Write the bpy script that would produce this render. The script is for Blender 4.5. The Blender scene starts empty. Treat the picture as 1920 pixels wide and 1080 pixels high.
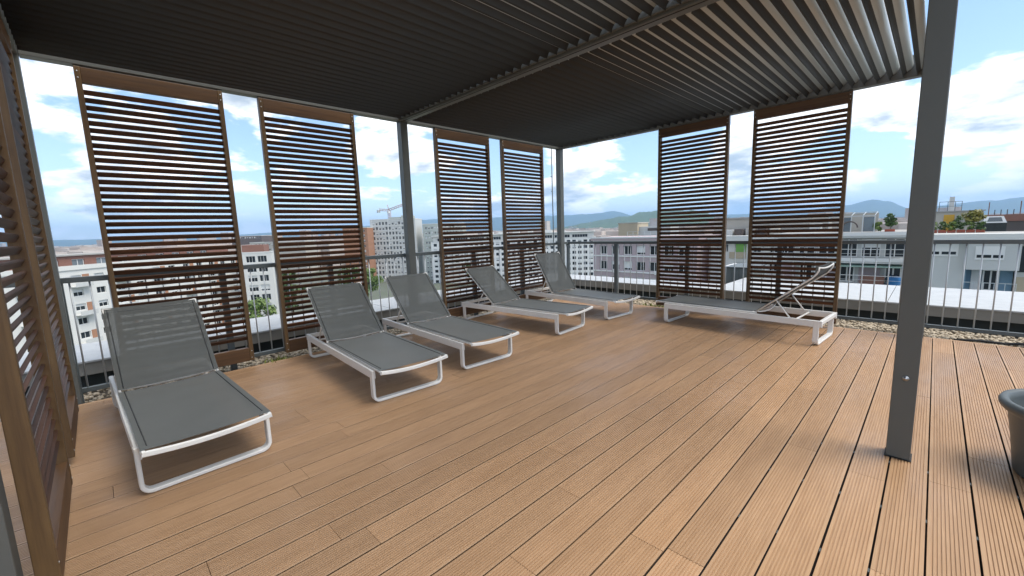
import bpy, bmesh, math, random
from mathutils import Vector, Matrix

R = math.radians
rng = random.Random(7)
scene = bpy.context.scene
COL = scene.collection

# ------------------------------------------------------------------ camera
cam_data = bpy.data.cameras.new("camera")
cam = bpy.data.objects.new("camera", cam_data)
COL.objects.link(cam)
cam_data.sensor_width = 36.0
cam_data.lens = 783.312 / 1920.0 * 36.0
cam_data.clip_start = 0.05
cam_data.clip_end = 60000.0
_yaw, _pitch, _roll = 0.7914153, -0.1389023, -0.0342378
_fw = Vector((-math.sin(_yaw) * math.cos(_pitch), math.cos(_yaw) * math.cos(_pitch), math.sin(_pitch)))
_rt = Vector((math.cos(_yaw), math.sin(_yaw), 0.0))
_up = _rt.cross(_fw)
_r2 = math.cos(_roll) * _rt + math.sin(_roll) * _up
_u2 = -math.sin(_roll) * _rt + math.cos(_roll) * _up
_m = Matrix((_r2, _u2, -_fw)).transposed().to_4x4()
_m.translation = Vector((4.9606, -6.2507, 1.3183))
cam.matrix_world = _m
scene.camera = cam

# ------------------------------------------------------------------ sky, sun, exposure
SUN_EL, SUN_AZ = 62.0, 300.0          # azimuth counted from +Y towards -X
sun_dir = Vector((-math.sin(R(SUN_AZ)) * math.cos(R(SUN_EL)), math.cos(R(SUN_AZ)) * math.cos(R(SUN_EL)), math.sin(R(SUN_EL))))
world = bpy.data.worlds.new("World")
scene.world = world
world.use_nodes = True
wn, wl = world.node_tree.nodes, world.node_tree.links
wn.clear()
w_out = wn.new("ShaderNodeOutputWorld")
w_bg = wn.new("ShaderNodeBackground")
w_bg.inputs[1].default_value = 0.062
sky = wn.new("ShaderNodeTexSky")
sky.sky_type = 'NISHITA'
sky.sun_disc = False
sky.sun_elevation = R(SUN_EL)
sky.sun_rotation = R(-SUN_AZ)
sky.altitude = 100.0
sky.air_density = 1.0
sky.dust_density = 0.5
sky.ozone_density = 2.0
w_tc = wn.new("ShaderNodeTexCoord")
w_sep = wn.new("ShaderNodeSeparateXYZ")
wl.new(w_tc.outputs["Generated"], w_sep.inputs[0])
def wmath(op, a, b=None, clamp=False):
    n = wn.new("ShaderNodeMath"); n.operation = op; n.use_clamp = clamp
    for i, v in enumerate((a, b)):
        if v is None: continue
        if isinstance(v, (int, float)): n.inputs[i].default_value = v
        else: wl.new(v, n.inputs[i])
    return n.outputs[0]
# cloud pattern on the sky dome: rows of cumulus get flatter and smaller towards the horizon
w_zz = wmath('MAXIMUM', w_sep.outputs[2], 0.0)
w_z = wmath('ADD', w_zz, 0.32)
w_cmb = wn.new("ShaderNodeCombineXYZ")
wl.new(wmath('DIVIDE', w_sep.outputs[0], w_z), w_cmb.inputs[0])
wl.new(wmath('DIVIDE', w_sep.outputs[1], w_z), w_cmb.inputs[1])
wl.new(wmath('MULTIPLY', wmath('POWER', w_zz, 0.8), 2.4), w_cmb.inputs[2])
def wnoise(scale, detail, rough, off, dist=0.0):
    mp = wn.new("ShaderNodeMapping"); mp.inputs["Location"].default_value = off
    wl.new(w_cmb.outputs[0], mp.inputs[0])
    n = wn.new("ShaderNodeTexNoise"); n.inputs["Scale"].default_value = scale
    n.inputs["Detail"].default_value = detail; n.inputs["Roughness"].default_value = rough
    n.inputs["Distortion"].default_value = dist
    wl.new(mp.outputs[0], n.inputs["Vector"])
    return n.outputs[0]
def wramp(src, p0, p1):
    n = wn.new("ShaderNodeMapRange"); n.interpolation_type = 'SMOOTHSTEP'
    n.inputs[1].default_value = p0; n.inputs[2].default_value = p1
    wl.new(src, n.inputs[0])
    return n.outputs[0]
CL_OFF = (-6.4, -1.7, 0.0)
c_a = wnoise(1.75, 11.0, 0.56, CL_OFF, 0.1)
cover = wmath('MULTIPLY', wramp(c_a, 0.455, 0.515), wramp(w_sep.outputs[2], -0.03, 0.01))
# the underside and thick parts of the clouds are greyer
c_b = wnoise(1.75, 8.0, 0.58, (CL_OFF[0], CL_OFF[1], 0.10), 0.1)
shade = wramp(c_b, 0.485, 0.64)
w_cc = wn.new("ShaderNodeMix"); w_cc.data_type = 'RGBA'
w_cc.inputs[6].default_value = (8.2, 8.0, 7.7, 1)
w_cc.inputs[7].default_value = (2.5, 2.85, 3.15, 1)
wl.new(shade, w_cc.inputs[0])
w_mix = wn.new("ShaderNodeMix"); w_mix.data_type = 'RGBA'
wl.new(wmath('MULTIPLY', cover, 0.93), w_mix.inputs[0])
wl.new(sky.outputs[0], w_mix.inputs[6])
wl.new(w_cc.outputs[2], w_mix.inputs[7])
wl.new(w_mix.outputs[2], w_bg.inputs[0])
wl.new(w_bg.outputs[0], w_out.inputs[0])

sun_data = bpy.data.lights.new("sun", 'SUN')
sun_data.energy = 1.0
sun_data.angle = R(30.0)
sun_data.color = (1.0, 0.955, 0.88)
sun = bpy.data.objects.new("sun", sun_data)
COL.objects.link(sun)
sun.rotation_euler = (-sun_dir).to_track_quat('-Z', 'Y').to_euler()
sun.location = (0, 0, 60)

vs = scene.view_settings
scene.display_settings.display_device = 'sRGB'
vs.view_transform = 'Standard'
vs.look = 'None'
vs.exposure = 1.92
vs.gamma = 1.0
vs.use_curve_mapping = False
scene.render.engine = 'CYCLES'
cy = scene.cycles
cy.use_denoising = True
cy.max_bounces = 8
cy.diffuse_bounces = 4
cy.glossy_bounces = 3
cy.transparent_max_bounces = 16
cy.volume_bounces = 1
cy.sample_clamp_indirect = 6.0

# ------------------------------------------------------------------ materials
MATS = {}
def mat(name, color, rough=0.6, metal=0.0, spec=0.5, var=0.0, noise=None, bump=None, coords='Object', rnd=0.0, alpha_hole=0.0, coat=None, rvar=None):
    """noise = (scale xyz, amount, second colour); bump = (scale xyz, strength, distance)."""
    if name in MATS: return MATS[name]
    m = bpy.data.materials.new(name); m.use_nodes = True
    nt = m.node_tree; n = nt.nodes; l = nt.links
    b = n["Principled BSDF"]
    b.inputs["Roughness"].default_value = rough
    b.inputs["Metallic"].default_value = metal
    b.inputs["Specular IOR Level"].default_value = spec
    col = (*color, 1.0)
    if coat:
        b.inputs["Coat Weight"].default_value, b.inputs["Coat Roughness"].default_value, b.inputs["Coat IOR"].default_value = coat
    b.inputs["Base Color"].default_value = col
    tc = n.new("ShaderNodeTexCoord")
    oi = n.new("ShaderNodeObjectInfo")
    def vec(scale):
        mp = n.new("ShaderNodeMapping"); mp.inputs["Scale"].default_value = scale
        if coords == 'World':
            g = n.new("ShaderNodeNewGeometry"); l.new(g.outputs["Position"], mp.inputs[0])
        else:
            ad = n.new("ShaderNodeVectorMath"); ad.operation = 'ADD'
            sc = n.new("ShaderNodeMath"); sc.operation = 'MULTIPLY'; sc.inputs[1].default_value = 37.0
            l.new(oi.outputs["Random"], sc.inputs[0])
            l.new(tc.outputs["Object"], ad.inputs[0]); l.new(sc.outputs[0], ad.inputs[1])
            l.new(ad.outputs[0], mp.inputs[0])
        return mp.outputs[0]
    out = None
    if noise:
        scales = noise[0] if isinstance(noise[0][0], (tuple, list)) else [noise[0]]
        fac = None
        for s in scales:
            t = n.new("ShaderNodeTexNoise"); t.inputs["Scale"].default_value = 1.0
            t.inputs["Detail"].default_value = 6.0; t.inputs["Roughness"].default_value = 0.62
            l.new(vec(s), t.inputs["Vector"])
            r = n.new("ShaderNodeMapRange"); r.inputs[1].default_value = 0.32; r.inputs[2].default_value = 0.68
            l.new(t.outputs[0], r.inputs[0])
            if fac is None: fac = r.outputs[0]
            else:
                a = n.new("ShaderNodeMath"); a.operation = 'MULTIPLY_ADD'; a.inputs[1].default_value = 0.5
                h = n.new("ShaderNodeMath"); h.operation = 'MULTIPLY'; h.inputs[1].default_value = 0.5
                l.new(r.outputs[0], h.inputs[0]); l.new(fac, a.inputs[0]); l.new(h.outputs[0], a.inputs[2]); fac = a.outputs[0]
        k = n.new("ShaderNodeMath"); k.operation = 'MULTIPLY'; k.inputs[1].default_value = noise[1]
        l.new(fac, k.inputs[0])
        mx = n.new("ShaderNodeMix"); mx.data_type = 'RGBA'
        mx.inputs[6].default_value = col; mx.inputs[7].default_value = (*noise[2], 1.0)
        l.new(k.outputs[0], mx.inputs[0])
        out = mx.outputs[2]
    if rnd > 0:
        hv = n.new("ShaderNodeHueSaturation")
        if out: l.new(out, hv.inputs["Color"])
        else: hv.inputs["Color"].default_value = col
        r = n.new("ShaderNodeMapRange"); r.inputs[3].default_value = 1 - rnd; r.inputs[4].default_value = 1 + rnd
        l.new(oi.outputs["Random"], r.inputs[0]); l.new(r.outputs[0], hv.inputs["Value"])
        out = hv.outputs[0]
    if out: l.new(out, b.inputs["Base Color"])
    if rvar:
        t = n.new("ShaderNodeTexNoise"); t.inputs["Scale"].default_value = 1.0; t.inputs["Detail"].default_value = 4.0
        l.new(vec(rvar[0]), t.inputs["Vector"])
        r = n.new("ShaderNodeMapRange"); r.inputs[1].default_value = 0.35; r.inputs[2].default_value = 0.65; r.inputs[3].default_value = rvar[1]; r.inputs[4].default_value = rvar[2]
        l.new(t.outputs[0], r.inputs[0]); l.new(r.outputs[0], b.inputs["Roughness"])
    if bump:
        t = n.new("ShaderNodeTexNoise"); t.inputs["Scale"].default_value = 1.0; t.inputs["Detail"].default_value = 5.0
        l.new(vec(bump[0]), t.inputs["Vector"])
        bp = n.new("ShaderNodeBump"); bp.inputs["Strength"].default_value = bump[1]; bp.inputs["Distance"].default_value = bump[2]
        l.new(t.outputs[0], bp.inputs["Height"]); l.new(bp.outputs[0], b.inputs["Normal"])
    if alpha_hole > 0:
        tr = n.new("ShaderNodeBsdfTransparent"); ms = n.new("ShaderNodeMixShader")
        ms.inputs[0].default_value = alpha_hole
        o = n["Material Output"]
        l.new(b.outputs[0], ms.inputs[1]); l.new(tr.outputs[0], ms.inputs[2]); l.new(ms.outputs[0], o.inputs[0])
    MATS[name] = m
    return m

M_BOARD = mat('deck_composite', (0.49, 0.308, 0.172), 0.42, noise=([(11, 1.3, 11), (1.3, 0.7, 1), (55, 4, 55)], 0.9, (0.32, 0.185, 0.096)), bump=((160, 6, 160), 0.25, 0.002), coords='World', rnd=0.09, rvar=((2.2, 0.9, 1), 0.32, 0.60))
M_TRIM = mat('deck_trim', (0.44, 0.27, 0.15), 0.6, noise=((8, 8, 8), 0.6, (0.36, 0.22, 0.13)), coords='World')
M_UNDER = mat('deck_underside', (0.012, 0.010, 0.010), 0.9)
M_WOOD = mat('stained_slat_wood', (0.115, 0.045, 0.018), 0.5, noise=([(2.2, 45, 45), (0.9, 9, 9)], 0.95, (0.022, 0.010, 0.006)), bump=((3, 120, 120), 0.3, 0.002), rnd=0.35)
M_STILE = mat('stained_frame_wood', (0.17, 0.10, 0.038), 0.5, noise=([(40, 40, 2.0), (6, 6, 1)], 0.95, (0.050, 0.024, 0.010)), bump=((90, 90, 3), 0.3, 0.002), rnd=0.12)
M_RAILW = mat('stained_rail_wood', (0.14, 0.070, 0.026), 0.5, noise=([(2.0, 40, 40), (1, 7, 7)], 0.95, (0.038, 0.017, 0.008)), bump=((3, 90, 90), 0.3, 0.002), rnd=0.12)
M_POST = mat('grey_powder_coat', (0.108, 0.112, 0.102), 0.42, spec=0.45, noise=((3, 3, 1.2), 0.35, (0.086, 0.090, 0.082)))
M_BEAM = mat('grey_beam_coat', (0.13, 0.135, 0.125), 0.35, spec=0.5, noise=((2, 2, 2), 0.35, (0.10, 0.10, 0.095)))
M_LOUV = mat('louvre_coat', (0.54, 0.58, 0.565), 0.36, spec=0.8, rnd=0.05, noise=((4, 1.0, 4), 0.25, (0.46, 0.495, 0.48)))
M_LOUV_SHADE = mat('louvre_painted_shade', (0.040, 0.040, 0.038), 0.6)  # painted shade for the low part of the louvre blades
M_WHITE = mat('white_powder_coat', (0.86, 0.84, 0.79), 0.35, noise=((6, 6, 6), 0.3, (0.70, 0.68, 0.635)))
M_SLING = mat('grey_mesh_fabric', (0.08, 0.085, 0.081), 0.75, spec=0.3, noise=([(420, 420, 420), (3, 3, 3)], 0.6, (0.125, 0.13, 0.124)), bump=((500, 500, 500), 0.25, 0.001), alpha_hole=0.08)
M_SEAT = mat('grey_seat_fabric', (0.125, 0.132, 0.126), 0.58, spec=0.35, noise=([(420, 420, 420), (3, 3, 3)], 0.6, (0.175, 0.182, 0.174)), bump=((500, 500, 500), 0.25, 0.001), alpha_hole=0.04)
M_HEM = mat('dark_hem', (0.045, 0.047, 0.047), 0.8)
M_RUBBER = mat('black_rubber', (0.015, 0.015, 0.016), 0.6)
M_RAIL = mat('galvanised_rail', (0.095, 0.112, 0.115), 0.45, noise=((5, 5, 5), 0.4, (0.07, 0.083, 0.086)))
M_BAR = mat('galvanised_bar', (0.55, 0.58, 0.59), 0.38, metal=0.35)
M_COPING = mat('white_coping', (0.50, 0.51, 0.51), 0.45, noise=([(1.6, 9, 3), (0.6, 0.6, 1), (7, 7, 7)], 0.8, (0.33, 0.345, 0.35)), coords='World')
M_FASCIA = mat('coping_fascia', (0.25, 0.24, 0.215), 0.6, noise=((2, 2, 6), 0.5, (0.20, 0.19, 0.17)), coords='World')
M_MEMBRANE = mat('black_membrane', (0.018, 0.024, 0.024), 0.75, noise=((4, 4, 4), 0.6, (0.035, 0.042, 0.04)), coords='World')
M_PEBBLE = mat('pebble', (0.66, 0.56, 0.42), 0.75, noise=((22, 22, 22), 0.9, (0.28, 0.23, 0.165)), coords='World')
M_BED = mat('gravel_bed', (0.16, 0.13, 0.095), 0.9, noise=((30, 30, 30), 0.8, (0.06, 0.05, 0.038)), coords='World')
M_LEAF = mat('leaf', (0.075, 0.135, 0.03), 0.55, noise=((0.9, 0.9, 0.9), 0.9, (0.03, 0.07, 0.018)), coords='World')
M_LEAF2 = mat('leaf_light', (0.14, 0.20, 0.035), 0.55, noise=((0.9, 0.9, 0.9), 0.9, (0.06, 0.12, 0.02)), coords='World')
M_LEAFY = mat('leaf_yellow', (0.24, 0.20, 0.035), 0.55, noise=((2, 2, 2), 0.8, (0.10, 0.13, 0.02)), coords='World')
M_WEED = mat('weed', (0.22, 0.24, 0.05), 0.6)
M_TRUNK = mat('bark', (0.09, 0.07, 0.05), 0.9)
M_POT = mat('grey_pot_plastic', (0.085, 0.10, 0.104), 0.45, noise=((12, 12, 12), 0.5, (0.075, 0.088, 0.09)), bump=((60, 60, 60), 0.1, 0.002))
M_SOIL = mat('soil', (0.02, 0.018, 0.015), 0.95)
M_STEEL = mat('bolt_steel', (0.55, 0.55, 0.54), 0.3, metal=1.0)
M_GLASS = mat('window_glass', (0.022, 0.028, 0.033), 0.22, spec=0.35, rnd=0.5)
M_GLASS2 = mat('pale_window_glass', (0.16, 0.19, 0.21), 0.15, spec=0.8, rnd=0.5)
M_FRAME = mat('window_frame_white', (0.72, 0.72, 0.70), 0.5)
M_BLIND = mat('blind_white', (0.66, 0.67, 0.66), 0.6)
M_WALLW = mat('white_render', (0.68, 0.68, 0.65), 0.85, noise=([(0.6, 0.6, 0.35), (0.1, 0.1, 0.1)], 0.5, (0.58, 0.575, 0.545)), coords='World')
M_WALLB = mat('bright_white_render', (0.80, 0.80, 0.78), 0.85, noise=((0.5, 0.5, 0.3), 0.4, (0.70, 0.70, 0.68)), coords='World')
M_WALLG = mat('pale_grey_render', (0.58, 0.59, 0.57), 0.85, noise=([(0.6, 0.6, 0.3), (0.12, 0.12, 0.1)], 0.5, (0.42, 0.43, 0.425)), coords='World')
M_WALLGG = mat('greenish_grey_render', (0.42, 0.46, 0.43), 0.85, noise=([(0.5, 0.5, 0.3), (0.12, 0.12, 0.1)], 0.5, (0.34, 0.38, 0.36)), coords='World')
M_BRICK = mat('brown_red_brick', (0.26, 0.135, 0.10), 0.85, noise=([(4, 4, 9), (0.3, 0.3, 0.3)], 0.6, (0.20, 0.085, 0.06)), coords='World')
M_ORANGE = mat('orange_render', (0.38, 0.20, 0.12), 0.85, noise=((0.6, 0.6, 0.4), 0.5, (0.34, 0.16, 0.085)), coords='World')
M_PINK = mat('pink_render', (0.45, 0.37, 0.385), 0.85, noise=([(0.9, 0.9, 0.4), (0.2, 0.2, 0.2)], 0.5, (0.38, 0.31, 0.325)), coords='World')
M_BEIGE = mat('beige_render', (0.47, 0.40, 0.29), 0.85, noise=((0.5, 0.5, 0.4), 0.5, (0.40, 0.335, 0.24)), coords='World')
M_STONE = mat('warm_grey_render', (0.45, 0.425, 0.375), 0.85, noise=((0.5, 0.5, 0.4), 0.5, (0.37, 0.35, 0.31)), coords='World')
M_YELLOW = mat('yellow_door_paint', (0.52, 0.30, 0.03), 0.6)
M_GREEN = mat('green_paint', (0.16, 0.36, 0.08), 0.7)
M_AWN = mat('green_awning', (0.25, 0.36, 0.30), 0.8)
M_BLUE = mat('blue_render', (0.17, 0.28, 0.37), 0.8, noise=((0.8, 0.8, 0.5), 0.5, (0.13, 0.23, 0.31)), coords='World')
M_TANK = mat('blue_tank_plastic', (0.02, 0.16, 0.40), 0.5)
M_TERRA = mat('terracotta', (0.33, 0.085, 0.05), 0.8)
M_DARKROOF = mat('dark_roof', (0.085, 0.078, 0.075), 0.9, noise=((0.5, 0.5, 0.5), 0.6, (0.14, 0.10, 0.085)), coords='World')
M_ROOF = mat('flat_roof_gravel', (0.36, 0.35, 0.33), 0.9, noise=((0.7, 0.7, 0.7), 0.6, (0.27, 0.26, 0.245)), coords='World')
M_GREYMET = mat('grey_sheet_metal', (0.17, 0.19, 0.185), 0.5, noise=((2, 2, 0.6), 0.5, (0.13, 0.145, 0.14)))
M_CRANE = mat('crane_red', (0.42, 0.20, 0.17), 0.6)
M_ASPHALT = mat('city_ground', (0.13, 0.13, 0.12), 0.95, noise=([(0.012, 0.012, 1), (0.09, 0.09, 1)], 0.9, (0.07, 0.10, 0.05)), coords='World')
M_FOREST = mat('hill_forest', (0.060, 0.105, 0.040), 0.95, noise=([(0.02, 0.02, 0.02), (0.004, 0.004, 0.004)], 0.9, (0.025, 0.055, 0.022)), coords='World')
M_FOREST2 = mat('far_hill_forest', (0.035, 0.075, 0.045), 0.95, noise=([(0.006, 0.006, 0.006), (0.0015, 0.0015, 0.0015)], 0.9, (0.020, 0.042, 0.028)), coords='World')
M_HOUSE = mat('distant_house', (0.55, 0.52, 0.48), 0.9, noise=([(0.03, 0.03, 0.03), (0.011, 0.011, 0.011)], 1.0, (0.30, 0.22, 0.18)), coords='World')
M_DRYLEAF = mat('dry_leaf', (0.05, 0.025, 0.015), 0.8)

# ------------------------------------------------------------------ mesh helpers
class MB:
    def __init__(self): self.v = []; self.f = []; self.m = []; self.smooth = []
    def add(self, vs, fs, mi=0, smooth=False):
        o = len(self.v); self.v += [tuple(p) for p in vs]
        for f in fs:
            self.f.append(tuple(i + o for i in f)); self.m.append(mi); self.smooth.append(smooth)
        return self
    def box(self, x0, x1, y0, y1, z0, z1, mi=0):
        vs = [(x0, y0, z0), (x1, y0, z0), (x1, y1, z0), (x0, y1, z0), (x0, y0, z1), (x1, y0, z1), (x1, y1, z1), (x0, y1, z1)]
        return self.add(vs, [(0, 3, 2, 1), (4, 5, 6, 7), (0, 1, 5, 4), (1, 2, 6, 5), (2, 3, 7, 6), (3, 0, 4, 7)], mi)
    def bevbox(self, x0, x1, y0, y1, z0, z1, b=0.004, mi=0):
        bm = bmesh.new()
        bmesh.ops.create_cube(bm, size=1.0)
        for v in bm.verts:
            v.co = Vector(((x0 + x1) / 2 + v.co.x * (x1 - x0), (y0 + y1) / 2 + v.co.y * (y1 - y0), (z0 + z1) / 2 + v.co.z * (z1 - z0)))
        bmesh.ops.bevel(bm, geom=list(bm.edges), offset=b, segments=2, affect='EDGES', profile=0.5)
        bm.verts.index_update()
        self.add([v.co[:] for v in bm.verts], [[v.index for v in f.verts] for f in bm.faces], mi)
        bm.free(); return self
    def sweep(self, path, prof, closed=True, mi=0, smooth=True, caps=True, frames=None):
        """prof: list of 2D points placed in the (a, b) frame of each path point."""
        n = len(path); k = len(prof); vs = []
        P = [Vector(p) for p in path]
        for i in range(n):
            if frames: a, b = frames[i]
            else:
                t = (P[min(i + 1, n - 1)] - P[max(i - 1, 0)]).normalized()
                ref = Vector((0, 0, 1)) if abs(t.z) < 0.9 else Vector((1, 0, 0))
                a = t.cross(ref).normalized(); b = a.cross(t).normalized()
            for (x, y) in prof: vs.append(P[i] + a * x + b * y)
        fs = []
        for i in range(n - 1):
            for j in range(k):
                j2 = (j + 1) % k
                fs.append((i * k + j, i * k + j2, (i + 1) * k + j2, (i + 1) * k + j))
        if caps:
            fs.append(tuple(range(k - 1, -1, -1))); fs.append(tuple((n - 1) * k + j for j in range(k)))
        return self.add(vs, fs, mi, smooth)
    def tube(self, path, r, seg=8, mi=0):
        return self.sweep(path, [(r * math.cos(2 * math.pi * j / seg), r * math.sin(2 * math.pi * j / seg)) for j in range(seg)], mi=mi)
    def mesh(self, name, mats):
        me = bpy.data.meshes.new(name)
        me.from_pydata(self.v, [], self.f)
        for m in (mats if isinstance(mats, (list, tuple)) else [mats]): me.materials.append(m)
        me.polygons.foreach_set("material_index", self.m)
        me.polygons.foreach_set("use_smooth", self.smooth)
        me.update(); return me
def fixn(me):
    bm = bmesh.new(); bm.from_mesh(me); bmesh.ops.recalc_face_normals(bm, faces=bm.faces); bm.to_mesh(me); bm.free(); return me
def obj(name, data, parent=None, loc=(0, 0, 0), rot=(0, 0, 0), scale=(1, 1, 1)):
    o = bpy.data.objects.new(name, data); COL.objects.link(o)
    if parent: o.parent = parent
    o.location = loc; o.rotation_euler = rot; o.scale = scale
    return o
def mk(name, mb, mats, parent=None, fix=True, **kw):
    me = mb.mesh(name, mats)
    if fix: fixn(me)
    return obj(name, me, parent, **kw)
def thing(name, label, cat, loc=(0, 0, 0), rz=0.0, group=None):
    o = bpy.data.objects.new(name, None); COL.objects.link(o)
    o.location = loc; o.rotation_euler = (0, 0, rz); o.empty_display_size = 0.2
    return tag(o, label, cat, group)
def tag(o, label, cat, group=None, kind=None):
    o["label"] = label; o["category"] = cat
    if group: o["group"] = group
    if kind: o["kind"] = kind
    return o
def structure(o): o["kind"] = "structure"; return o

# ================================================================== LARGE STRUCTURE
GZ = -28.0
# ground of the town
structure(mk('ground', MB().add([(-21000, -21000, GZ), (21000, -21000, GZ), (21000, 21000, GZ), (-21000, 21000, GZ)], [(0, 1, 2, 3)]), M_ASPHALT, fix=False))

# the roof slab under the terrace
structure(mk('terrace_slab', MB().box(-1.55, 9.0, -10.0, 1.9, -0.6, -0.085), M_BED))

# ---- deck boards
deck = thing('deck', '', '')
del deck["label"]; del deck["category"]; structure(deck)
mk('deck_base', MB().box(0.085, 7.6, -9.4, 0.06, -0.08, -0.026), M_UNDER, deck)
PITCH, X0, BW, BT = 0.15, 5.0285, 0.1426, 0.024
def board_mesh():
    mb = MB(); prof = []
    n, gw, gd = 10, 0.0052, 0.0040
    m = 0.0095
    step = (BW - 2 * m) / n
    top = [(0.0, -0.0007), (0.0008, 0.0)]
    for i in range(n):
        c = m + step * (i + 0.5)
        top += [(c - gw / 2, 0.0), (c - gw / 2 + 0.0006, -gd), (c + gw / 2 - 0.0006, -gd), (c + gw / 2, 0.0)]
    top += [(BW - 0.0008, 0.0), (BW, -0.0007)]
    h = BW / 2   # the long sides are undercut, so the gaps stay dark
    prof = [(x - h, z) for x, z in top] + [(h, -0.0014), (h - 0.009, -0.0042), (h - 0.009, -BT), (-h + 0.009, -BT), (-h + 0.009, -0.0042), (-h, -0.0014)]
    k = len(prof)
    vs = [(x, 0.0, z) for x, z in prof] + [(x, 1.0, z) for x, z in prof]
    fs = [(j, (j + 1) % k, (j + 1) % k + k, j + k) for j in range(k)]
    fs += [tuple(range(k - 1, -1, -1)), tuple(range(k, 2 * k))]
    mb.add(vs, fs)
    return fixn(mb.mesh('deck_board', M_BOARD))
bme = board_mesh()
FAR_Y, NEAR_Y = 0.052, -9.0
known = [(2.948, -6.08), (3.156, -5.64), (3.906, -5.202), (4.203, -4.761), (4.95, -4.314), (5.103, -3.428), (5.25, -2.994), (4.728, -2.579), (4.65, -2.994), (4.501, -3.461), (2.407, -5.613), (2.696, -5.654), (2.119, -5.174)]
for k in range(-33, 17):
    xc = X0 + PITCH * (k + 0.5)
    cuts = [y for (x, y) in known if abs(x - xc) < 0.075]
    if not cuts: cuts = [rng.uniform(-5.6, -0.8)]
    y = cuts[0]
    cuts = [y]
    while y - 2.9 > NEAR_Y: y -= rng.uniform(2.2, 2.9); cuts.append(y)
    y = cuts[0]
    while y + 2.9 < FAR_Y - 0.4: y += rng.uniform(2.2, 2.9); cuts.append(y)
    cuts = sorted(c for c in cuts if NEAR_Y + 0.4 < c < FAR_Y - 0.3)
    ends = [NEAR_Y] + cuts + [FAR_Y]
    for a, b in zip(ends[:-1], ends[1:]):
        obj('deck_board', bme, deck, (xc + rng.uniform(-0.0006, 0.0006), a + 0.0012, rng.uniform(-0.0012, 0.0)), (0, 0, 0), (1, b - a - 0.0024, 1))
# edge trims
mk('edge_trim', MB().bevbox(0.062, 7.55, 0.056, 0.098, -0.09, -0.003, 0.004), M_TRIM, deck)
mk('edge_trim', MB().bevbox(0.030, 0.072, -9.0, 0.052, -0.09, -0.003, 0.004), M_TRIM, deck)
# joist clips that show as small pale marks in the board gaps
clip_me = MB().bevbox(-0.0035, 0.0035, -0.012, 0.012, -0.014, -0.006, 0.001).mesh('board_clip', M_RAIL)
for k in range(-4, 3):
    for j, yy in enumerate((-5.32, -4.82, -4.32, -3.82, -3.32)):
        obj('board_clip', clip_me, deck, (X0 + PITCH * k, yy, 0))

# ---- gravel strips
def gravel():
    bm0 = bmesh.new(); bmesh.ops.create_icosphere(bm0, subdivisions=1, radius=1.0)
    base_v = [v.co.copy() for v in bm0.verts]; base_f = [[v.index for v in f.verts] for f in bm0.faces]; bm0.free()
    mb = MB()
    def pebble(x, y, z):
        s = rng.uniform(0.010, 0.024)
        sx, sy, sz = s * rng.uniform(0.8, 1.5), s * rng.uniform(0.7, 1.2), s * rng.uniform(0.45, 0.8)
        a = rng.uniform(0, 6.28); ca, sa = math.cos(a), math.sin(a)
        t = rng.uniform(-0.4, 0.4); ct, st = math.cos(t), math.sin(t)
        vs = []
        for v in base_v:
            k = rng.uniform(0.85, 1.12)
            px, py, pz = v.x * sx * k, v.y * sy * k, v.z * sz * k
            px, pz = px * ct - pz * st, px * st + pz * ct
            vs.append((x + px * ca - py * sa, y + px * sa + py * ca, z + pz))
        mb.add(vs, base_f, 0, True)
    for _ in range(5200):
        pebble(rng.uniform(-0.60, 0.03), rng.uniform(-7.6, 0.9), rng.uniform(-0.082, -0.048))
    for _ in range(7200):
        pebble(rng.uniform(0.0, 7.2), rng.uniform(0.10, 0.92), rng.uniform(-0.082, -0.048))
    return mb
g = mk('gravel', gravel(), M_PEBBLE, fix=False)
tag(g, 'pale brown pebbles strewn along the edges of the deck', 'gravel', kind='stuff')

# ================================================================== PERGOLA
PX = 4.857
perg = thing('pergola', 'grey metal pergola with tilted louvre roof over the deck', 'pergola')
H = 2.75
def post(x0, y0, x1, y1, z0=-0.08):
    return mk('post', MB().bevbox(x0, x1, y0, y1, z0, H - 0.001, 0.004), M_POST, perg)
post(-0.1, 0.0, 0.0, 0.1); post(-0.1, -3.265, 0.0, -3.165); post(-0.1, -6.58, 0.0, -6.48)
post(PX, 0.0, PX + 0.1, 0.1)
bp = post(PX, -3.265, PX + 0.1, -3.165, 0.004)
post(2.76, -6.67, 2.86, -6.57)
mb = MB(); mb.tube([(PX + 0.052, -3.268, 0.46), (PX + 0.052, -3.280, 0.46)], 0.009, 10); mb.tube([(PX + 0.052, -3.266, 0.46), (PX + 0.052, -3.2705, 0.46)], 0.014, 12)
mk('bolt', mb, M_STEEL, bp)
mk('base_gasket', MB().box(PX - 0.006, PX + 0.106, -3.271, -3.159, 0.0012, 0.0036), M_RUBBER, bp)
# perimeter beams with a slim bottom lip
def beam(name, x0, x1, y0, y1):
    return mk(name, MB().bevbox(x0, x1, y0, y1, H, H + 0.22, 0.004), M_BEAM, perg)
beam('roof_beam', -0.1, PX + 0.1, 0.0, 0.1)
beam('roof_beam', -0.1, PX + 0.1, -6.58, -6.48)
beam('roof_beam', -0.1, 0.0, -6.478, -0.002)
beam('roof_beam', PX, PX + 0.1, -6.478, -0.002)
mid = beam('middle_beam', 0.002, PX - 0.002, -3.265, -3.165)
for (y0, y1) in ((-3.290, -3.267), (-3.163, -3.140)):
    mk('gutter_lip', MB().bevbox(0.002, PX - 0.002, y0, y1, H + 0.022, H + 0.036, 0.002), M_BEAM, mid)
mk('beam_seam', MB().box(0.02, PX - 0.02, -3.243, -3.239, H - 0.004, H + 0.001), M_RUBBER, mid)
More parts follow.
